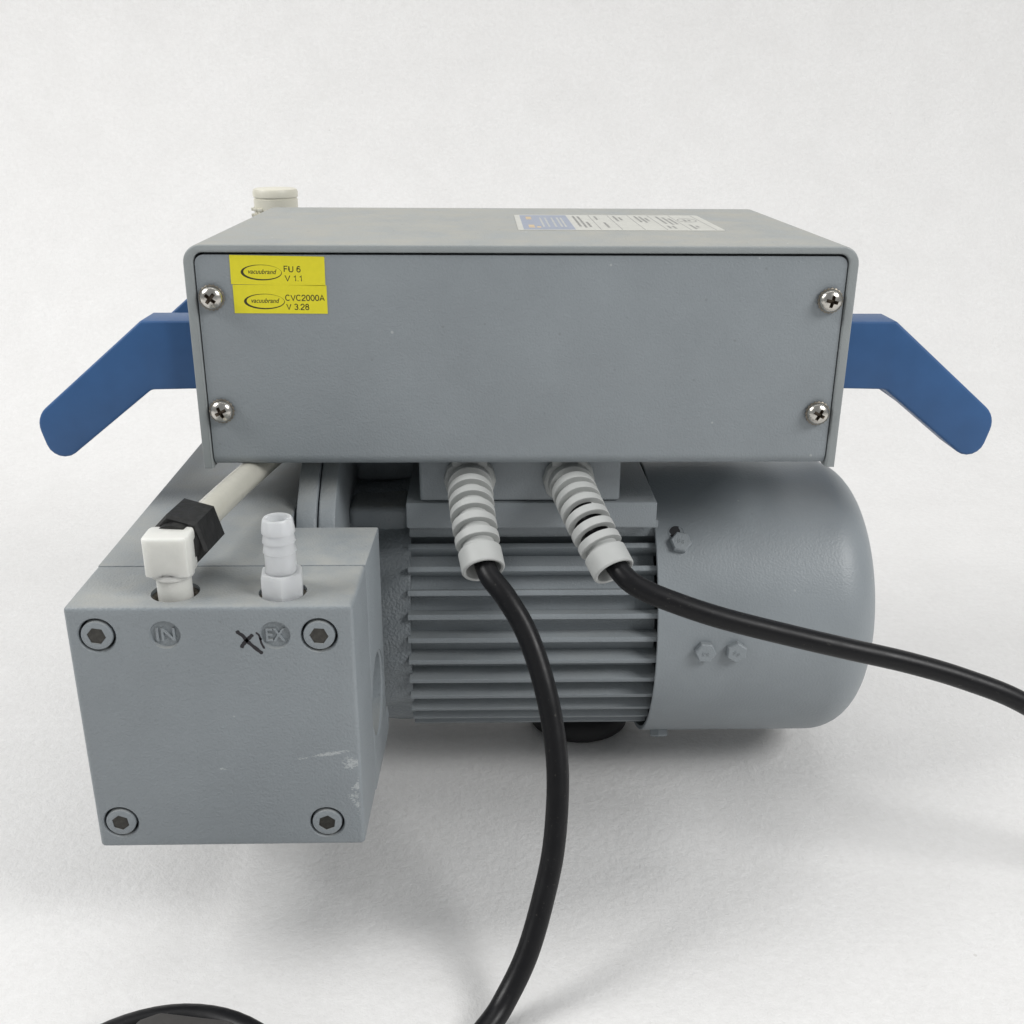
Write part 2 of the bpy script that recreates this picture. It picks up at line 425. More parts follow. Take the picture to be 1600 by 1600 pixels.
for k in range(seg): bm.faces.new((top[k], bot[k], bot[(k+1) % seg], top[(k+1) % seg]))
bmesh.ops.recalc_face_normals(bm, faces=bm.faces[:])
washer = finish('lock_washer', bm, 'dull', None, 30, center=False)
washer.parent = screw
first = True
for x, z, rz in ((-111.0, 226.3, 40), (111.0, 225.6, 12), (-111.2, 184.6, 63), (111.0, 183.5, 28)):
    if first:
        screw.location = Vector((x, 0.25, z)) * MM; screw.rotation_euler = (0, math.radians(rz), 0); attach(screw, pump); first = False
    else: copy_tree(screw, pump, (x, 0.25, z), (0, math.radians(rz), 0))

# --- yellow stickers: paper + print in one flat piece
def arc(cx, cy, rx, ry, a0, a1, n=10):
    return [(cx + rx * math.cos(math.radians(a0 + (a1 - a0) * k / n)), cy + ry * math.sin(math.radians(a0 + (a1 - a0) * k / n))) for k in range(n + 1)]
GLYPH = {   # plain grotesque capitals and figures as pen strokes in a box one unit high
    'F': (0.56, [[(0.04, 0), (0.04, 1), (0.55, 1)], [(0.04, 0.53), (0.47, 0.53)]]),
    'U': (0.66, [[(0.04, 1), (0.04, 0.3)] + arc(0.33, 0.3, 0.29, 0.3, 180, 360) + [(0.62, 1)]]),
    'V': (0.66, [[(0.0, 1), (0.33, 0.0), (0.66, 1)]]),
    'C': (0.70, [arc(0.36, 0.5, 0.34, 0.5, 42, 318, 18)]),
    'A': (0.68, [[(0, 0), (0.34, 1), (0.68, 0)], [(0.12, 0.34), (0.56, 0.34)]]),
    '0': (0.54, [arc(0.27, 0.5, 0.25, 0.5, 0, 360, 20)]),
    '1': (0.34, [[(0.02, 0.74), (0.2, 0.8), (0.24, 1), (0.24, 0)]]),
    '2': (0.54, [[(0.02, 0.7)] + arc(0.27, 0.72, 0.24, 0.28, 170, -30, 10) + [(0.04, 0.12), (0.02, 0.0), (0.53, 0.0)]]),
    '3': (0.54, [arc(0.26, 0.75, 0.22, 0.25, 160, -90, 10), arc(0.26, 0.26, 0.25, 0.26, 90, -160, 10)]),
    '6': (0.54, [arc(0.27, 0.31, 0.24, 0.31, 0, 360, 16), [(0.03, 0.31), (0.05, 0.65)] + arc(0.30, 0.66, 0.23, 0.34, 165, 35, 8)]),
    '8': (0.54, [arc(0.27, 0.76, 0.2, 0.24, 0, 360, 14), arc(0.27, 0.27, 0.25, 0.27, 0, 360, 14)]),
    '.': (0.14, [[(0.07, 0.0), (0.07, 0.11)]]), ' ': (0.22, [])}
def pen_text(bm, body, x, y, z, h, width, mat, w=0.17):
    adv = sum(GLYPH[c][0] + 0.15 for c in body) - 0.15; k = width / adv; cx = x
    for c in body:
        gw, st = GLYPH[c]
        for pl in st:
            P = [Vector((cx + px * k, z + pz * h)) for px, pz in pl]; n = len(P); prev = None
            closed = (P[0] - P[-1]).length < 1e-4
            for i in range(n):
                d0 = P[i] - P[i-1] if i else (P[0] - P[-2] if closed else P[1] - P[0])
                d1 = P[i+1] - P[i] if i < n - 1 else (P[1] - P[0] if closed else d0)
                d0 = d0.normalized(); d1 = d1.normalized(); q0 = Vector((-d0.y, d0.x)); q1 = Vector((-d1.y, d1.x))
                mt_ = (q0 + q1).normalized(); mt_ = mt_ * min(1.8, 1 / max(0.3, mt_.dot(q1))) * (w * h / 2)
                a_ = bm.verts.new((P[i].x + mt_.x, y, P[i].y + mt_.y)); b_ = bm.verts.new((P[i].x - mt_.x, y, P[i].y - mt_.y))
                if prev: bm.faces.new((prev[0], prev[1], b_, a_)).material_index = mat
                prev = (a_, b_)
        cx += (gw + 0.15) * k
def sticker(x, z, w, h, lines, rot, label, name='version_sticker'):
    bm = bmesh.new()
    vs = box(bm, 0, w, -0.12, 0.0, 0, h, 0)
    y = -0.135
    cx, cz, a, b = w * 0.327, h * 0.42, 7.25, 2.75          # crescent oval logo
    n = 64; A = []; B = []
    for k in range(n):
        t = 2 * math.pi * k / n
        A.append(bm.verts.new((cx + a * math.cos(t), y, cz + b * math.sin(t))))
        B.append(bm.verts.new((cx + 0.38 + (a - 0.58) * math.cos(t), y, cz + 0.14 + (b - 0.31) * math.sin(t))))
    for k in range(n): bm.faces.new((A[k], A[(k+1) % n], B[(k+1) % n], B[k])).material_index = 1
    text_into(bm, 'vacuubrand', 2.35, FRONT(cx - 4.6, y, cz - 0.45), 1, width=10.0, shear=0.3, offset=0.03)
    pen_text(bm, lines[0], w * lines[4], y, cz + 0.42, 1.95, lines[2], 1)
    pen_text(bm, lines[1], w * (lines[4] + 0.008), y, cz - 2.8, 1.95, lines[3], 1)
    bmesh.ops.rotate(bm, verts=bm.verts[:], cent=(0, 0, 0), matrix=Matrix.Rotation(math.radians(rot), 3, 'Y'))
    bmesh.ops.translate(bm, verts=bm.verts[:], vec=(x, 0.96, z))
    return finish(name, bm, ['yellow', 'print'], pump, 30, label)
sticker(-103.9, 230.9, 33.3, 10.2, ('FU 6', 'V 1.1', 5.8, 6.0, 0.568), 0.9, 'yellow sticker reading FU 6 V 1.1')
sticker(-103.5, 220.6, 33.2, 10.1, ('CVC2000A', 'V 3.28', 13.8, 7.9, 0.555), 0.25, 'yellow sticker reading CVC2000A V 3.28')

# --- rating label on the cover's top
bm = bmesh.new()
prism(bm, rounded(-0.5, 82, 48, 111, (1.5, 1.5, 1.5, 1.5), 4), 'z', 244.78, 245.0, 0)
def flat(x0, x1, y0, y1, mat, z=245.02):
    f = bm.faces.new([bm.verts.new(p) for p in ((x0, y0, z), (x1, y0, z), (x1, y1, z), (x0, y1, z))]); f.material_index = mat
flat(1.8, 22.5, 50, 109, 1)
for x in (32.5, 41, 50, 59, 68.5, 78.5): flat(x, x + 0.35, 50, 109, 3)
def dashes(x, y0, y1, h, mat, z=245.04):
    y = y0
    while y < y1:
        l = random.uniform(0.9, 2.4)
        flat(x, x + h, y, min(y1, y + l), mat, z); y += l + random.uniform(0.4, 0.9)
dashes(4.2, 57, 68, 2.4, 2); dashes(4.2, 90, 102, 2.4, 2); dashes(7.5, 57, 62, 1.6, 2)
for x in (10, 12.2, 15, 17.4, 19): dashes(x, 60, 98, 0.8, 0)
for x, a, b_ in ((25, 62, 106), (27, 58, 104), (29, 60, 80), (34.5, 90, 105), (36.2, 58, 78), (43, 84, 106), (45, 88, 100), (52.5, 80, 106), (54.5, 78, 104), (56.3, 84, 98),
                 (61, 56, 66), (63, 55, 65), (62, 74, 104), (64.3, 70, 100), (66.4, 72, 96), (71, 54, 70), (73, 60, 66)): dashes(x, a, b_, 1.0, 3)
n = 40
for k in range(n):
    t0 = 2 * math.pi * k / n; t1 = 2 * math.pi * (k + 1) / n
    f = bm.faces.new([bm.verts.new((73.5 + r * 0.9 * math.cos(t), 88 + r * 1.7 * math.sin(t), 245.04)) for r, t in ((4.6, t0), (4.6, t1), (4.1, t1), (4.1, t0))]); f.material_index = 3
dashes(72, 84, 92, 1.2, 3); dashes(74, 85, 91, 1.0, 3)
finish('rating_label', bm, ['label_white', 'label_blue', 'label_orange', 'label_grey'], pump, 30, 'silver rating label with a blue band on the cover top')

# --- blue carrying handles
def handle(s):
    pts = [(119.8, 216.2), (140.3, 216.2), (184.2, 179.5), (179.0, 159.0), (139.3, 190.2), (119.8, 190.6)]
    pts = [(s * x, z) for x, z in pts]
    rs = [0, 1.2, 9, 6.5, 4, 0]
    poly = fillet_poly(pts, rs, 6)
    if s < 0: poly = poly[::-1]
    arms = []
    for nm, y0, y1 in (('handle_arm', 9, 27), ('handle_arm', 114, 132)):
        bm = bmesh.new(); prism(bm, poly, 'y', y0, y1)
        bevel_edges(bm, lambda a, b: abs(a.y - b.y) < 1e-4 and not (abs(a.x) < 119.9 and abs(b.x) < 119.9), 1.1, 3)
        arms.append(bm)
    root = finish('carrying_handle', arms[0], 'blue', pump, 30, 'blue plastic handle on the %s side of the controller box' % ('fan cover' if s > 0 else 'pump head'))
    finish('handle_arm', arms[1], 'blue', root, 30)
    bm = bmesh.new()
    prism(bm, fillet_poly([(s * 163, 178.5), (s * 178.0, 178.5), (s * 176.0, 166.0), (s * 166, 171)], [3, 3, 3, 3], 4), 'y', 26, 115)
    finish('grip_bar', bm, 'blue', root, 30)
handle(-1); handle(1)

# --- pump head: cover plate with counterbores, port holes, medallions
HX0, HX1, HZ0, HZ1 = -146.3, -55.9, 52.0, 143.5
bm = bmesh.new()
prism(bm, [(HX0, -80), (HX1, -80), (HX1 + 0.9, -49), (HX0, -49)], 'z', HZ0, HZ1)
bevel_edges(bm, lambda a, b: abs(a.y - b.y) > 20, 1.6, 4)                       # rounded corners of the block
bevel_edges(bm, lambda a, b: a.y < -79.9 and b.y < -79.9, 1.5, 4)                # softened front rim
bolts = [(-136.8, 133.6, 10), (-66.9, 133.2, 4), (-138.2, 62.4, 22), (-68.4, 61.5, 38)]
ports = [(-114.0, -69.0), (-79.5, -69.0)]
marks = [(-115.4, 133.7), (-80.8, 133.3)]
cuts = []
def cyl_cut(o, ax, r, h0, h1, segs=40):
    cb = bmesh.new(); lathe(cb, [(r, h0), (r, h1)], o, ax, segs); cuts.append(cb)
for x, z, a in bolts:
    cb = bmesh.new(); lathe(cb, [(6.2, -2), (6.2, -0.001), (5.8, 0.5), (5.8, 8)], (x, -80, z), (0, 1, 0), 40); cuts.append(cb)
for x, y in ports: cyl_cut((x, y, HZ1), (0, 0, -1), 7.7, -2, 11)
for x, z in marks:
    cb = bmesh.new(); lathe(cb, [(4.9, -1), (4.9, -0.001), (4.55, 1.2)], (x, -80, z), (0, 1, 0), 40); cuts.append(cb)
plate_me = boolean(bm, cuts)
plate = link('head_cover_plate', plate_me, 'cast', pump, 30)
for x, y in ports:
    bm = bmesh.new(); lathe(bm, [(7.6, 0), (7.6, 9.6), (6.9, 9.6)] + [(6.9 - 0.5 * (k % 2), 9.6 - 0.8 * k) for k in range(1, 12)] + [(6.4, 0.6), (3.0, 0.6)], (x, y, HZ1 - 10.9), (0, 0, 1), 36)
    bmesh.ops.recalc_face_normals(bm, faces=bm.faces[:])
    finish('port_thread', bm, 'dull', plate, 30)
for (x, z), t in zip(marks, ('IN', 'EX')):
    bm = bmesh.new(); text_into(bm, t, 6.4, FRONT(x - 3.0, -79.15, z - 2.3), 0, width=6.0, extrude=0.35, offset=0.06)
    finish('port_mark', bm, 'cast_plain', plate, 30, 'raised cast letters ' + t)

# hex-socket cap screws
def cap_bolt():
    bm = bmesh.new(); lathe(bm, [(4.2, -4.0), (4.75, -3.85), (5.0, -3.4), (5.0, 2.5)], (0, 0, 0), (0, 1, 0), 40)
    bmesh.ops.recalc_face_normals(bm, faces=bm.faces[:])
    cb = bmesh.new(); lathe(cb, [(3.05, -6), (3.05, -0.8)], (0, 0, 0), (0, 1, 0), 6)
    return boolean(bm, [cb])
cb_me = cap_bolt()
cap = link('cap_screw', cb_me, 'cast_plain', None, 30, center=False)
bm = bmesh.new()
r6 = [(3.0 * math.cos(math.radians(60 * k)), 3.0 * math.sin(math.radians(60 * k))) for k in range(6)]
lathe(bm, [(3.0, -3.7), (2.95, -1.0), (0.3, -0.55)], (0, 0, 0), (0, 1, 0), 6)
bmesh.ops.recalc_face_normals(bm, faces=bm.faces[:])
for f in bm.faces: f.normal_flip()
sock = finish('hex_socket', bm, 'socket', None, 30, center=False); sock.parent = cap
first = True
for x, z, a in bolts:
    if first: cap.location = Vector((x, -76.4, z)) * MM; cap.rotation_euler = (0, math.radians(a), 0); attach(cap, pump); first = False
    else: copy_tree(cap, pump, (x, -76.4, z), (0, math.radians(a), 0))

# hand-drawn marker cross beside EX
bm = bmesh.new()
def stroke(pts, w):
    P = catmull([Vector((x, 0, z)) for x, z in pts], 6); n = len(P); prev = None
    for i, p in enumerate(P):
        d = (P[min(n-1, i+1)] - P[max(0, i-1)]).normalized(); q = Vector((-d.z, 0, d.x))
        ww = w * (0.5 if i in (0, n - 1) else 1) * random.uniform(0.85, 1.12)
        a = bm.verts.new((p.x + q.x * ww, -80.05, p.z + q.z * ww)); b_ = bm.verts.new((p.x - q.x * ww, -80.05, p.z - q.z * ww))
        if prev: bm.faces.new((prev[0], prev[1], b_, a))
        prev = (a, b_)
stroke([(-92.7, 135.1), (-92.2, 134.2), (-91.0, 133.3), (-89.6, 131.2), (-87.2, 128.7), (-85.2, 126.8)], 0.62)
stroke([(-87.8, 133.7), (-88.6, 132.9), (-90.2, 131.2), (-91.3, 129.9), (-91.7, 128.9)], 0.62)
stroke([(-86.8, 134.4), (-85.9, 133.5), (-85.55, 132.2), (-85.3, 130.6), (-84.5, 128.6)], 0.34)
stroke([(-85.6, 132.4), (-85.35, 131.7)], 0.45)
bmesh.ops.recalc_face_normals(bm, faces=bm.faces[:])
finish('marker_scribble', bm, 'ink', plate, 30, 'black hand-drawn marker cross beside the EX mark')

# --- pump head body behind the plate, with round recess in its side
bm = bmesh.new()
HB = HX1 + 0.9
prism(bm, [(HX0 + 0.1, -47.8), (HB, -47.8), (HB + 1.1, -13), (-88, -13), (-88, 157), (HX0 + 0.1, 157)], 'z', HZ0 - 1.0, HZ1 - 0.1)
bevel_edges(bm, lambda a, b: True, 0.6, 2)
cb = bmesh.new(); lathe(cb, [(16.5, -3), (16.5, -0.001), (15.6, 0.6), (15.6, 4.5)], (HB + 0.5, -33.0, 84), (-1, 0, 0), 48)
me = boolean(bm, [cb])
link('pump_head', me, 'cast_plain', pump, 30)
bm = bmesh.new(); box(bm, HX0 + 2, HX1 - 1.5, -48.9, -47.9, HZ0 + 2, HZ1 - 1.5)
finish('seam_shade_filler', bm, 'dark', pump, 30)  # dark filler added so the plate seam looks like a shaded gap
bm = bmesh.new(); prism(bm, [(-12.8, HZ0 - 1), (-4.5, HZ0 - 1), (-2.5, 56), (-6, 62), (-12.8, 62)], 'x', -84, HB + 1.0); bevel_edges(bm, lambda a, b: True, 0.5, 2)
finish('head_foot', bm, 'cast_plain', pump, 30)
# the opposite head
bm = bmesh.new(); box(bm, HX0, HX1, 157.5, 224, HZ0, HZ1); bevel_edges(bm, lambda a, b: True, 1.5, 3)
finish('pump_head', bm, 'cast_plain', pump, 30)

# --- housing flanges and neck between crankcase and motor
AY, AZ = 72.0, 75.2
def flange(name, x0, x1, d, mat='cast_plain'):
    poly = fillet_poly([(-9 + d, 60), (-9 + d, 140), (20 + d, 162.4 - d * .4), (124 - d, 162.4 - d * .4), (153 - d, 140), (153 - d, 60)], [3, 30, 30, 30, 30, 3], 8)
    bm = bmesh.new(); prism(bm, poly, 'x', x0, x1); bevel_edges(bm, lambda a, b: abs(a.x - b.x) < 1e-4, 0.8, 2)
    finish(name, bm, mat, pump, 40)
flange('housing_flange', -87, -79.2, 4)
flange('housing_flange', -78.7, -72, 5.6)
bm = bmesh.new(); box(bm, -72.5, -46, 40, 134, 70, 131); box(bm, -72.5, -44, 72, 132, 131.2, 160.6); bevel_edges(bm, lambda a, b: True, 3, 3)
finish('housing_deck', bm, 'cast_plain', pump, 30)
# rough cast neck: lobed ring around the motor axis
bm = bmesh.new(); seg = 120; rings = []
for i in range(9):
    x = -79 + 33.6 * i / 8
    ring = []
    for k in range(seg):
        t = 2 * math.pi * k / seg
        lob = 3.4 * (abs(math.sin(t * 37.5 / 4 + 0.6 + 0.5 * math.sin(i * 0.6))) - 0.5)
        r = 56.8 + lob * (0.55 + 0.05 * i) + random.uniform(-0.15, 0.15)
        ring.append(bm.verts.new((x, AY - r * math.cos(t), AZ + r * math.sin(t))))
    rings.append(ring)
for a, b in zip(rings, rings[1:]):
    for k in range(seg): bm.faces.new((a[k], a[(k+1) % seg], b[(k+1) % seg], b[k]))
bm.faces.new(rings[0]); bm.faces.new(rings[-1][::-1]); bmesh.ops.recalc_face_normals(bm, faces=bm.faces[:])
finish('motor_neck', bm, 'rough_cast', pump, 60)

# --- motor: barrel, radial fins
bm = bmesh.new(); lathe(bm, [(52.5, 0), (52.5, 104)], (-46, AY, AZ), (1, 0, 0), 96)
bmesh.ops.recalc_face_normals(bm, faces=bm.faces[:]); finish('motor_barrel', bm, 'motor', pump, 40)
bm = bmesh.new()     # one fin, pointing to -Y from the motor axis; thin wedge with a slightly wider root
poly = fillet_poly([(-52, -1.7), (-60.2, -1.1), (-60.2, 1.1), (-52, 1.7)], [0, 0.2, 0.2, 0], 2)
prism(bm, poly, 'x', -46.3, 58.8)
fin_me = bpy.data.meshes.new('fin'); bm.to_mesh(fin_me); bm.free()
fin = link('fin', fin_me, 'motor', None, 30, center=False)
def place_fin(o, ang):
    o.location = (0, AY * MM, AZ * MM); o.rotation_euler = (-math.radians(ang), 0, 0)
angs = [51.6] + [44.8 - 9.6 * k for k in range(15)] + [180 - (44.8 - 9.6 * k) for k in range(14)]
for i, a in enumerate(angs):
    if i == 0: place_fin(fin, a); attach(fin, pump)
    else:
        c = fin.copy(); COL.objects.link(c); c.parent = None; c.matrix_parent_inverse = Matrix.Identity(4); place_fin(c, a); attach(c, pump)

# rail below the terminal base, with a thread-like comb at its end
bm = bmesh.new(); box(bm, -46, 58, 25, 119, 127.2, 130.6); box(bm, -46, 58, 33, 111, 120, 126.7)
bevel_edges(bm, lambda a, b: True, 0.5, 2)
finish('motor_rail', bm, 'motor', pump, 30)
bm = bmesh.new()
for k in range(13): box(bm, -45.5 + k * 0.85, -45.1 + k * 0.85, 31.8, 33.2, 123.6, 126.6)
finish('rail_comb', bm, 'motor', pump, 30)
# --- terminal base and terminal box
bm = bmesh.new(); box(bm, -45.8, 55.5, 16, 128, 131, 142.0); bevel_edges(bm, lambda a, b: True, 0.8, 2)
finish('terminal_base', bm, 'motor', pump, 30)
bm = bmesh.new(); box(bm, -40.2, 40.2, 17, 127, 142.3, 162.6); bevel_edges(bm, lambda a, b: abs(a.z - b.z) > 5 or (a.z < 143 and b.z < 143), 1.2, 3)
finish('terminal_box', bm, 'motor', pump, 30)

# --- fan cover: spun shell with rounded end
bm = bmesh.new()
R = 64.0; X0, X1, F = 57.5, 155.0, 21.0
prof = [(61.8, X0 + 30), (62.1, X0 + 0.3), (R - 0.4, X0), (R, X0 + 0.4)] + [(R, X0 + 6), (R, X0 + 30), (R, X1 - F - 10)]
for k in range(0, 13):
    t = math.radians(90 * k / 12); prof.append((R - F + F * math.cos(t), X1 - F + F * math.sin(t)))
prof += [(30, X1 + 0.4), (4, X1 + 0.4)]
lathe(bm, prof, (0, AY, AZ), (1, 0, 0), 128)
bmesh.ops.recalc_face_normals(bm, faces=bm.faces[:])
fan = finish('fan_cover', bm, 'fan', pump, 40)
# hex bolts on the cover
def on_cover(x, ang, r=R):
    t = math.radians(ang); return Vector((x, AY - r * math.cos(t), AZ + r * math.sin(t)))
bm = bmesh.new(); lathe(bm, [(4.55, 0), (4.55, 2.7), (4.0, 3.2), (0.4, 3.25)], (0, 0, 0), (0, -1, 0), 6)
bmesh.ops.recalc_face_normals(bm, faces=bm.faces[:])
text_into(bm, '8', 2.4, FRONT(-1.5, -3.3, -1.0), 0, extrude=0.12); text_into(bm, '8', 2.4, FRONT(0.2, -3.3, -1.0), 0, extrude=0.12)
hb_me = bpy.data.meshes.new('hex_bolt'); bm.to_mesh(hb_me); bm.free()
hb = link('hex_bolt', hb_me, 'motor', None, 30, center=False)
def put(o, p, ang, spin, parent):
    o.parent = None; o.matrix_parent_inverse = Matrix.Identity(4)
    o.rotation_mode = 'XYZ'
    o.rotation_euler = (Matrix.Rotation(-math.radians(ang), 4, 'X') @ Matrix.Rotation(math.radians(spin), 4, 'Y')).to_euler()
    o.location = p * MM; attach(o, parent)
for i, (x, a, sp) in enumerate([(67.8, 44.0, 12), (77.6, 3.0, 5), (90.6, 3.0, 33), (66.2, -58, 20), (66.2, 150, 0)]):
    o = hb if i == 0 else hb.copy()
    if i: COL.objects.link(o)
    put(o, on_cover(x, a, R - 0.2), a, sp, pump)
# slotted notch above the first bolt: thin lip round a flat disc coloured dark as slot shade
bm = bmesh.new()
p = on_cover(66.6, 48.6); nrm = (p - Vector((66.0, AY, AZ))).normalized()
lathe(bm, [(3.5, -0.5), (3.5, 0.1), (3.2, 0.16), (3.05, -0.05), (0.2, 0.05)], p, nrm, 28, cap0=False)
for f in bm.faces:
    if all((v.co - p).length < 3.12 for v in f.verts): f.material_index = 1
finish('bolt_slot', bm, ['fan', 'dark'], fan, 30)

# --- rubber feet
def foot(x, y, h, r=24.5):
    bm = bmesh.new(); lathe(bm, [(r - 2, 0), (r, 1.5), (r, 5), (r - 3, 9), (r - 7, 12), (r - 9, h)], (x, y, 0), (0, 0, 1), 48)
    bmesh.ops.recalc_face_normals(bm, faces=bm.faces[:])
    finish('rubber_foot', bm, 'foot', pump, 40)
foot(33, 82, 16); foot(-105, 5, 51.5, 18); foot(-105, 140, 51.5, 18)

# --- white elbow on the IN port with black nut and tube
ex, ey = ports[0]
bm = bmesh.new()
box(bm, ex - 7.3, ex + 7.3, ey - 6.6, ey + 4.6, 151.4, 164.6)
bevel_edges(bm, lambda a, b: abs(a.z - b.z) > 5, 2.0, 2)
bevel_edges(bm, lambda a, b: a.z > 164.5 and b.z > 164.5, 0.9, 3)
bevel_edges(bm, lambda a, b: a.z < 151.5 and b.z < 151.5, 0.5, 2)
lathe(bm, [(6.3, 149.6), (6.7, 150.0), (6.7, 152.2)], (ex, ey, 0), (0, 0, 1), 36)
lathe(bm, [(5.5, 134.5), (5.5, 151.5)], (ex, ey, 0), (0, 0, 1), 36)
bmesh.ops.recalc_face_normals(bm, faces=bm.faces[:])
finish('elbow_fitting', bm, 'milk', pump, 30, 'white plastic elbow in the IN port')
d = Vector((0.12, 1, 0.0)).normalized(); c0 = Vector((ex + 0.6, ey + 3.8, 158.2))
bm = bmesh.new()
lathe(bm, [(9.2, 1.0), (10.2, 2.0), (10.2, 17.0), (9.3, 18.0), (6.0, 18.0)], c0, d, 6, phase=math.radians(14))
lathe(bm, [(7.6, -2), (7.6, 3)], c0, d, 32)
bmesh.ops.recalc_face_normals(bm, faces=bm.faces[:])
finish('compression_nut', bm, 'nut', pump, 30, 'black hexagonal tube nut')
bm = bmesh.new()
end = [c0 + d * 14, c0 + d * 40, c0 + d * 75 + Vector((1, 0, 0)), c0 + d * 110 + Vector((3, 0, -0.5)), c0 + d * 150 + Vector((8, 0, -1))]
sweep(bm, catmull(end, 8), 5.0, 28); bmesh.ops.recalc_face_normals(bm, faces=bm.faces[:])
finish('tube', bm, 'tube', pump, 40, 'milky white plastic tube')

# --- hose barb on the EX port
bx_, by_ = ports[1]
bm = bmesh.new()
lathe(bm, [(6.7, 140.9), (7.35, 141.6), (7.35, 150.0), (6.9, 150.9), (5.0, 150.9)], (bx_, by_, 0), (0, 0, 1), 6, phase=math.radians(8))
lathe(bm, [(5.2, 134), (5.2, 141.2)], (bx_, by_, 0), (0, 0, 1), 32)
prof = [(4.95, 150.5), (4.95, 157.4), (5.3, 157.9), (4.7, 161.0), (5.3, 161.3), (4.7, 164.1), (5.3, 164.4), (5.25, 165.6), (4.8, 168.6), (4.4, 169.2), (3.6, 169.2), (3.4, 168.4), (3.2, 152)]
lathe(bm, prof, (bx_, by_, 0), (0, 0, 1), 40)
bmesh.ops.recalc_face_normals(bm, faces=bm.faces[:])
finish('hose_barb', bm, 'milk2', pump, 30, 'milky barbed hose fitting in the EX port')

# --- cream valve knob behind the controller
bm = bmesh.new(); kx, ky = -118, 170
lathe(bm, [(7, 143), (7, 222), (10.6, 224), (10.8, 246.8), (10.4, 247.1), (10.4, 247.5), (11.0, 247.9), (11.1, 250.4), (10.5, 251.6), (9.4, 252.0), (1, 252.1)], (kx, ky, 0), (0, 0, 1), 56)
bmesh.ops.recalc_face_normals(bm, faces=bm.faces[:])
knob = finish('valve_knob', bm, 'cream', pump, 30, 'cream plastic valve knob behind the controller box')
bm = bmesh.new()
for k in range(3):
    for j in range(2):
        t = math.radians(180 + 20 + k * 18); r = 10.9
        x, y = kx + r * math.cos(t), ky + r * math.sin(t); z = 238.5 + j * 2.9
        box(bm, x - 1.4, x + 0.9, y - 1.2, y + 1.2, z, z + 1.5)
bevel_edges(bm, lambda a, b: True, 0.3, 2)
finish('knob_rib', bm, 'cream', knob, 30)

# --- strain relief boots and cords
def boot(pts, label, slots=()):
    path = catmull(pts, 14)
    fr, total = ring_frames(path, [0])
    st = []; rad = []
    def add(s, r): st.append(s); rad.append(r)
    add(0, 8.0); add(4.0, 9.3); add(4.05, 9.0)
    pitch = 4.75; s = 5.0; ringw = 3.0; k = 0
    collar = total - 8.4
    pitch = (collar - 5.0) / round((collar - 5.0) / 5.7)
    while s + ringw < collar - 0.5:
        ro = 9.0 - 0.9 * s / total
        add(s, ro - 2.5); add(s + 0.03, ro - 0.15); add(s + 0.2, ro); add(s + ringw - 0.2, ro); add(s + ringw - 0.03, ro - 0.15); add(s + ringw, ro - 2.5)
        s += pitch
    add(collar, 6.6); add(collar + 0.03, 7.85); add(collar + 0.4, 8.1); add(total - 0.6, 8.05); add(total - 0.1, 7.75); add(total, 7.3)
    add(total - 0.3, 6.6); add(total - 1.2, 6.3); add(total - 14, 6.0)
    frs, _ = ring_frames(path, st)
    bm = bmesh.new(); rings = []; seg = 40
    u = frs[0][1].orthogonal().normalized()
    for (p, t), r in zip(frs, rad):
        u = (u - t * u.dot(t)).normalized(); w = t.cross(u)
        rings.append([bm.verts.new(p + (u * math.cos(2*math.pi*k/seg) + w * math.sin(2*math.pi*k/seg)) * r) for k in range(seg)])
    for a, b in zip(rings, rings[1:]):
        for k in range(seg): bm.faces.new((a[k], a[(k+1) % seg], b[(k+1) % seg], b[k]))
    bm.faces.new(rings[0][::-1])
    rows = [i for i in range(len(st) - 1) if abs(st[i+1] - st[i]) > 1.0 and rad[i] < 7.2 and abs(rad[i] - rad[i+1]) < 0.5 and i < len(st) - 4]
    for j, spread in slots:      # open slots in the spiral, on its upper side
        i = rows[j]; p, t = frs[i]; upv = Vector((-0.55, -0.1, 1.0)); upv = (upv - t * upv.dot(t)).normalized()
        ra, rb = rings[i], rings[i+1]
        kill = [f for k in range(seg) for f in ra[k].link_faces if set(f.verts) == {ra[k], ra[(k+1) % seg], rb[k], rb[(k+1) % seg]}
                and (f.calc_center_median() - p - t * (f.calc_center_median() - p).dot(t)).normalized().dot(upv) > math.cos(math.radians(spread))]
        bmesh.ops.delete(bm, geom=list(set(kill)), context='FACES_ONLY')
    root = finish('strain_relief_boot', bm, 'boot', pump, 30, label)
    # gland ring with small clips at the root
    bm = bmesh.new(); p0 = path[0]; t0 = (path[1] - path[0]).normalized()
    lathe(bm, [(9.0, 0), (10.3, 0.4), (10.3, 3.6), (9.6, 4.6), (8.5, 4.8)], p0 - t0 * 1.0, t0, 12)
    for s_ in (-1, 1): box(bm, p0.x + s_ * 5 - 1.8, p0.x + s_ * 5 + 1.8, p0.y - 5.5, p0.y - 0.5, p0.z + 6.8, p0.z + 9.6)
    bmesh.ops.recalc_face_normals(bm, faces=bm.faces[:])
    finish('gland_ring', bm, 'boot', root, 30)
boot([(-20.0, 16.6, 152.2), (-19.6, 4, 150.0), (-18.0, -12, 143.0), (-14.6, -27.5, 131.8)], 'pale grey ribbed cord boot whose cord drops to the floor')
boot([(19.2, 16.6, 152.2), (21.0, 4, 150.2), (25.6, -12, 143.0), (33.4, -27.5, 131.0)], 'pale grey ribbed cord boot whose cord runs off past the fan cover', ((-1, 75), (-2, 75), (-3, 50)))

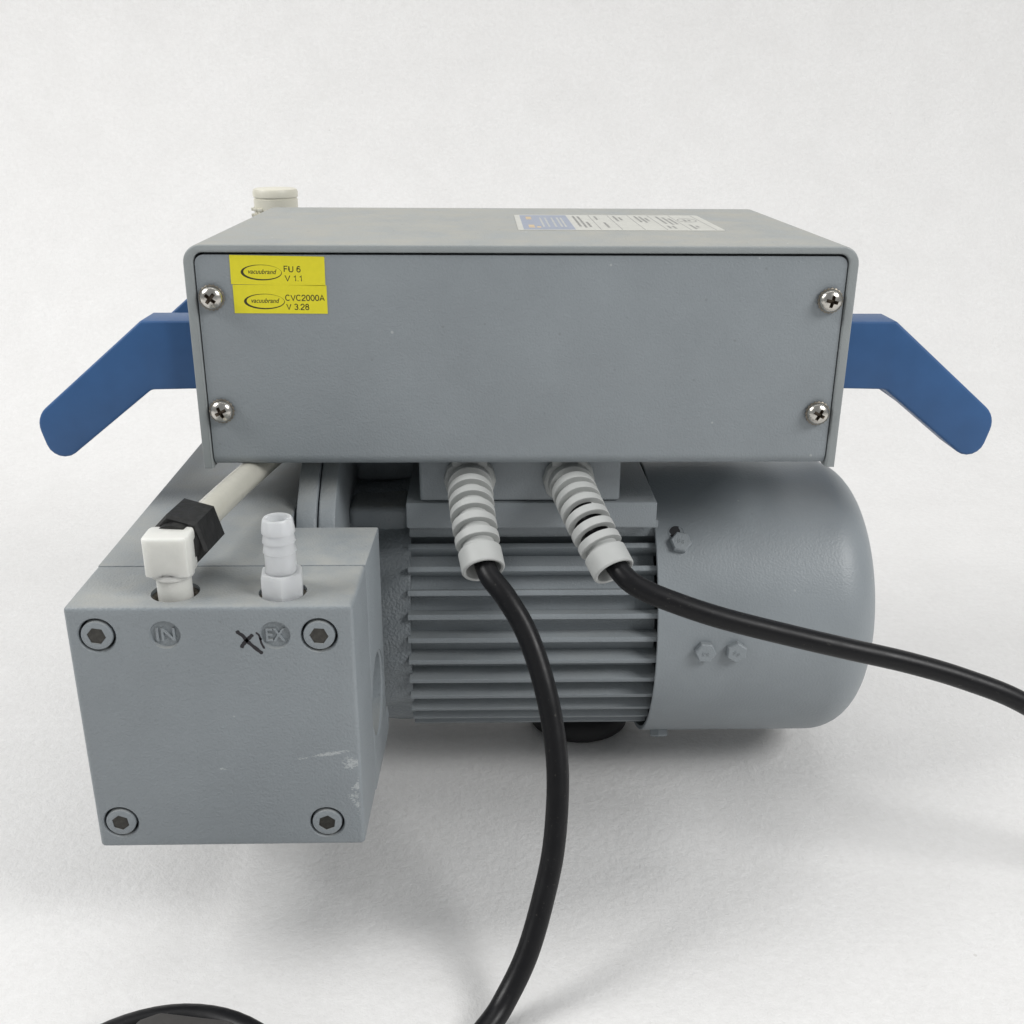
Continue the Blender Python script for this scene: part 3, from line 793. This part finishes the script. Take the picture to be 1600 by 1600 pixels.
def cord(name, pts, label, r=4.0):
    bm = bmesh.new(); sweep(bm, catmull(pts, 8), r, 24); bmesh.ops.recalc_face_normals(bm, faces=bm.faces[:])
    return finish(name, bm, 'black', pump, 60, label)
cord('power_cord', [(-18.5, -6, 146.5), (-16.0, -18, 139.2), (-13.0, -30, 132.0), (-6.8, -37, 125.8), (0.4, -44, 115.4), (6.1, -53, 101.3), (9.8, -61, 85.3), (11.2, -69, 69.5),
                    (9.6, -79, 50.1), (5.8, -88, 35.7), (0.1, -98, 21.0), (-6.8, -106, 10.2), (-14, -115, 5.2), (-30, -135, 4.0), (-70, -175, 4.0), (-130, -220, 4.0), (-210, -240, 4.0)],
     'black cord arching down in front of the motor to the floor')
cord('power_cord', [(24.0, -6, 146.0), (30.0, -19, 138.0), (36.2, -30.5, 131.2), (43.0, -35, 127.4), (55.6, -38, 123.0), (71.9, -40, 118.0), (93.2, -41, 112.4), (117, -42, 106.6), (141.5, -42, 100.4),
                    (163.7, -43, 93.6), (185.9, -45, 84.6), (215, -48, 66), (250, -52, 38), (285, -56, 14), (320, -60, 5), (360, -62, 4), (440, -60, 4)],
     'black cord running past the fan cover above the floor')

# ------------------------------------------------------------------ coiled cord with plug, lying in front of the pump
coil = bpy.data.objects.new('coiled_cord', None); COL.objects.link(coil); coil.location = (-0.114, -0.159, 0); coil.empty_display_size = 0.03
coil['label'] = 'coil of black cord with a dark plug lying on the white paper'
coil['category'] = 'power cord'
pts = []
for k in range(30):
    t = math.radians(200 - 22 * k); rr = 46 + 1.5 * math.sin(k * 0.7)
    cz = 4.0 if k < 16 else 4.0 + min(8.0, (k - 15) * 2.0)
    pts.append((-111 + rr * 0.98 * math.cos(t), -162.0 + rr * math.sin(t), cz))
bm = bmesh.new(); sweep(bm, catmull(pts, 4), 4.0, 20); bmesh.ops.recalc_face_normals(bm, faces=bm.faces[:])
finish('cord_loop', bm, 'black', coil, 60)
bm = bmesh.new()
prism(bm, fillet_poly([(-17, -9), (17, -7), (19, 5), (12, 9.5), (-12, 10), (-18, 6)], [3, 2, 2, 3, 3, 3], 4), 'z', 8.2, 20.0)
bevel_edges(bm, lambda a, b: abs(a.z - b.z) < 1e-4, 1.6, 3)
bmesh.ops.rotate(bm, verts=bm.verts[:], cent=(0, 0, 0), matrix=Matrix.Rotation(math.radians(-8), 3, 'Z'))
bmesh.ops.translate(bm, verts=bm.verts[:], vec=(-108, -131.5, 0))
finish('plug', bm, 'plug', coil, 30, 'dark grey plug body')
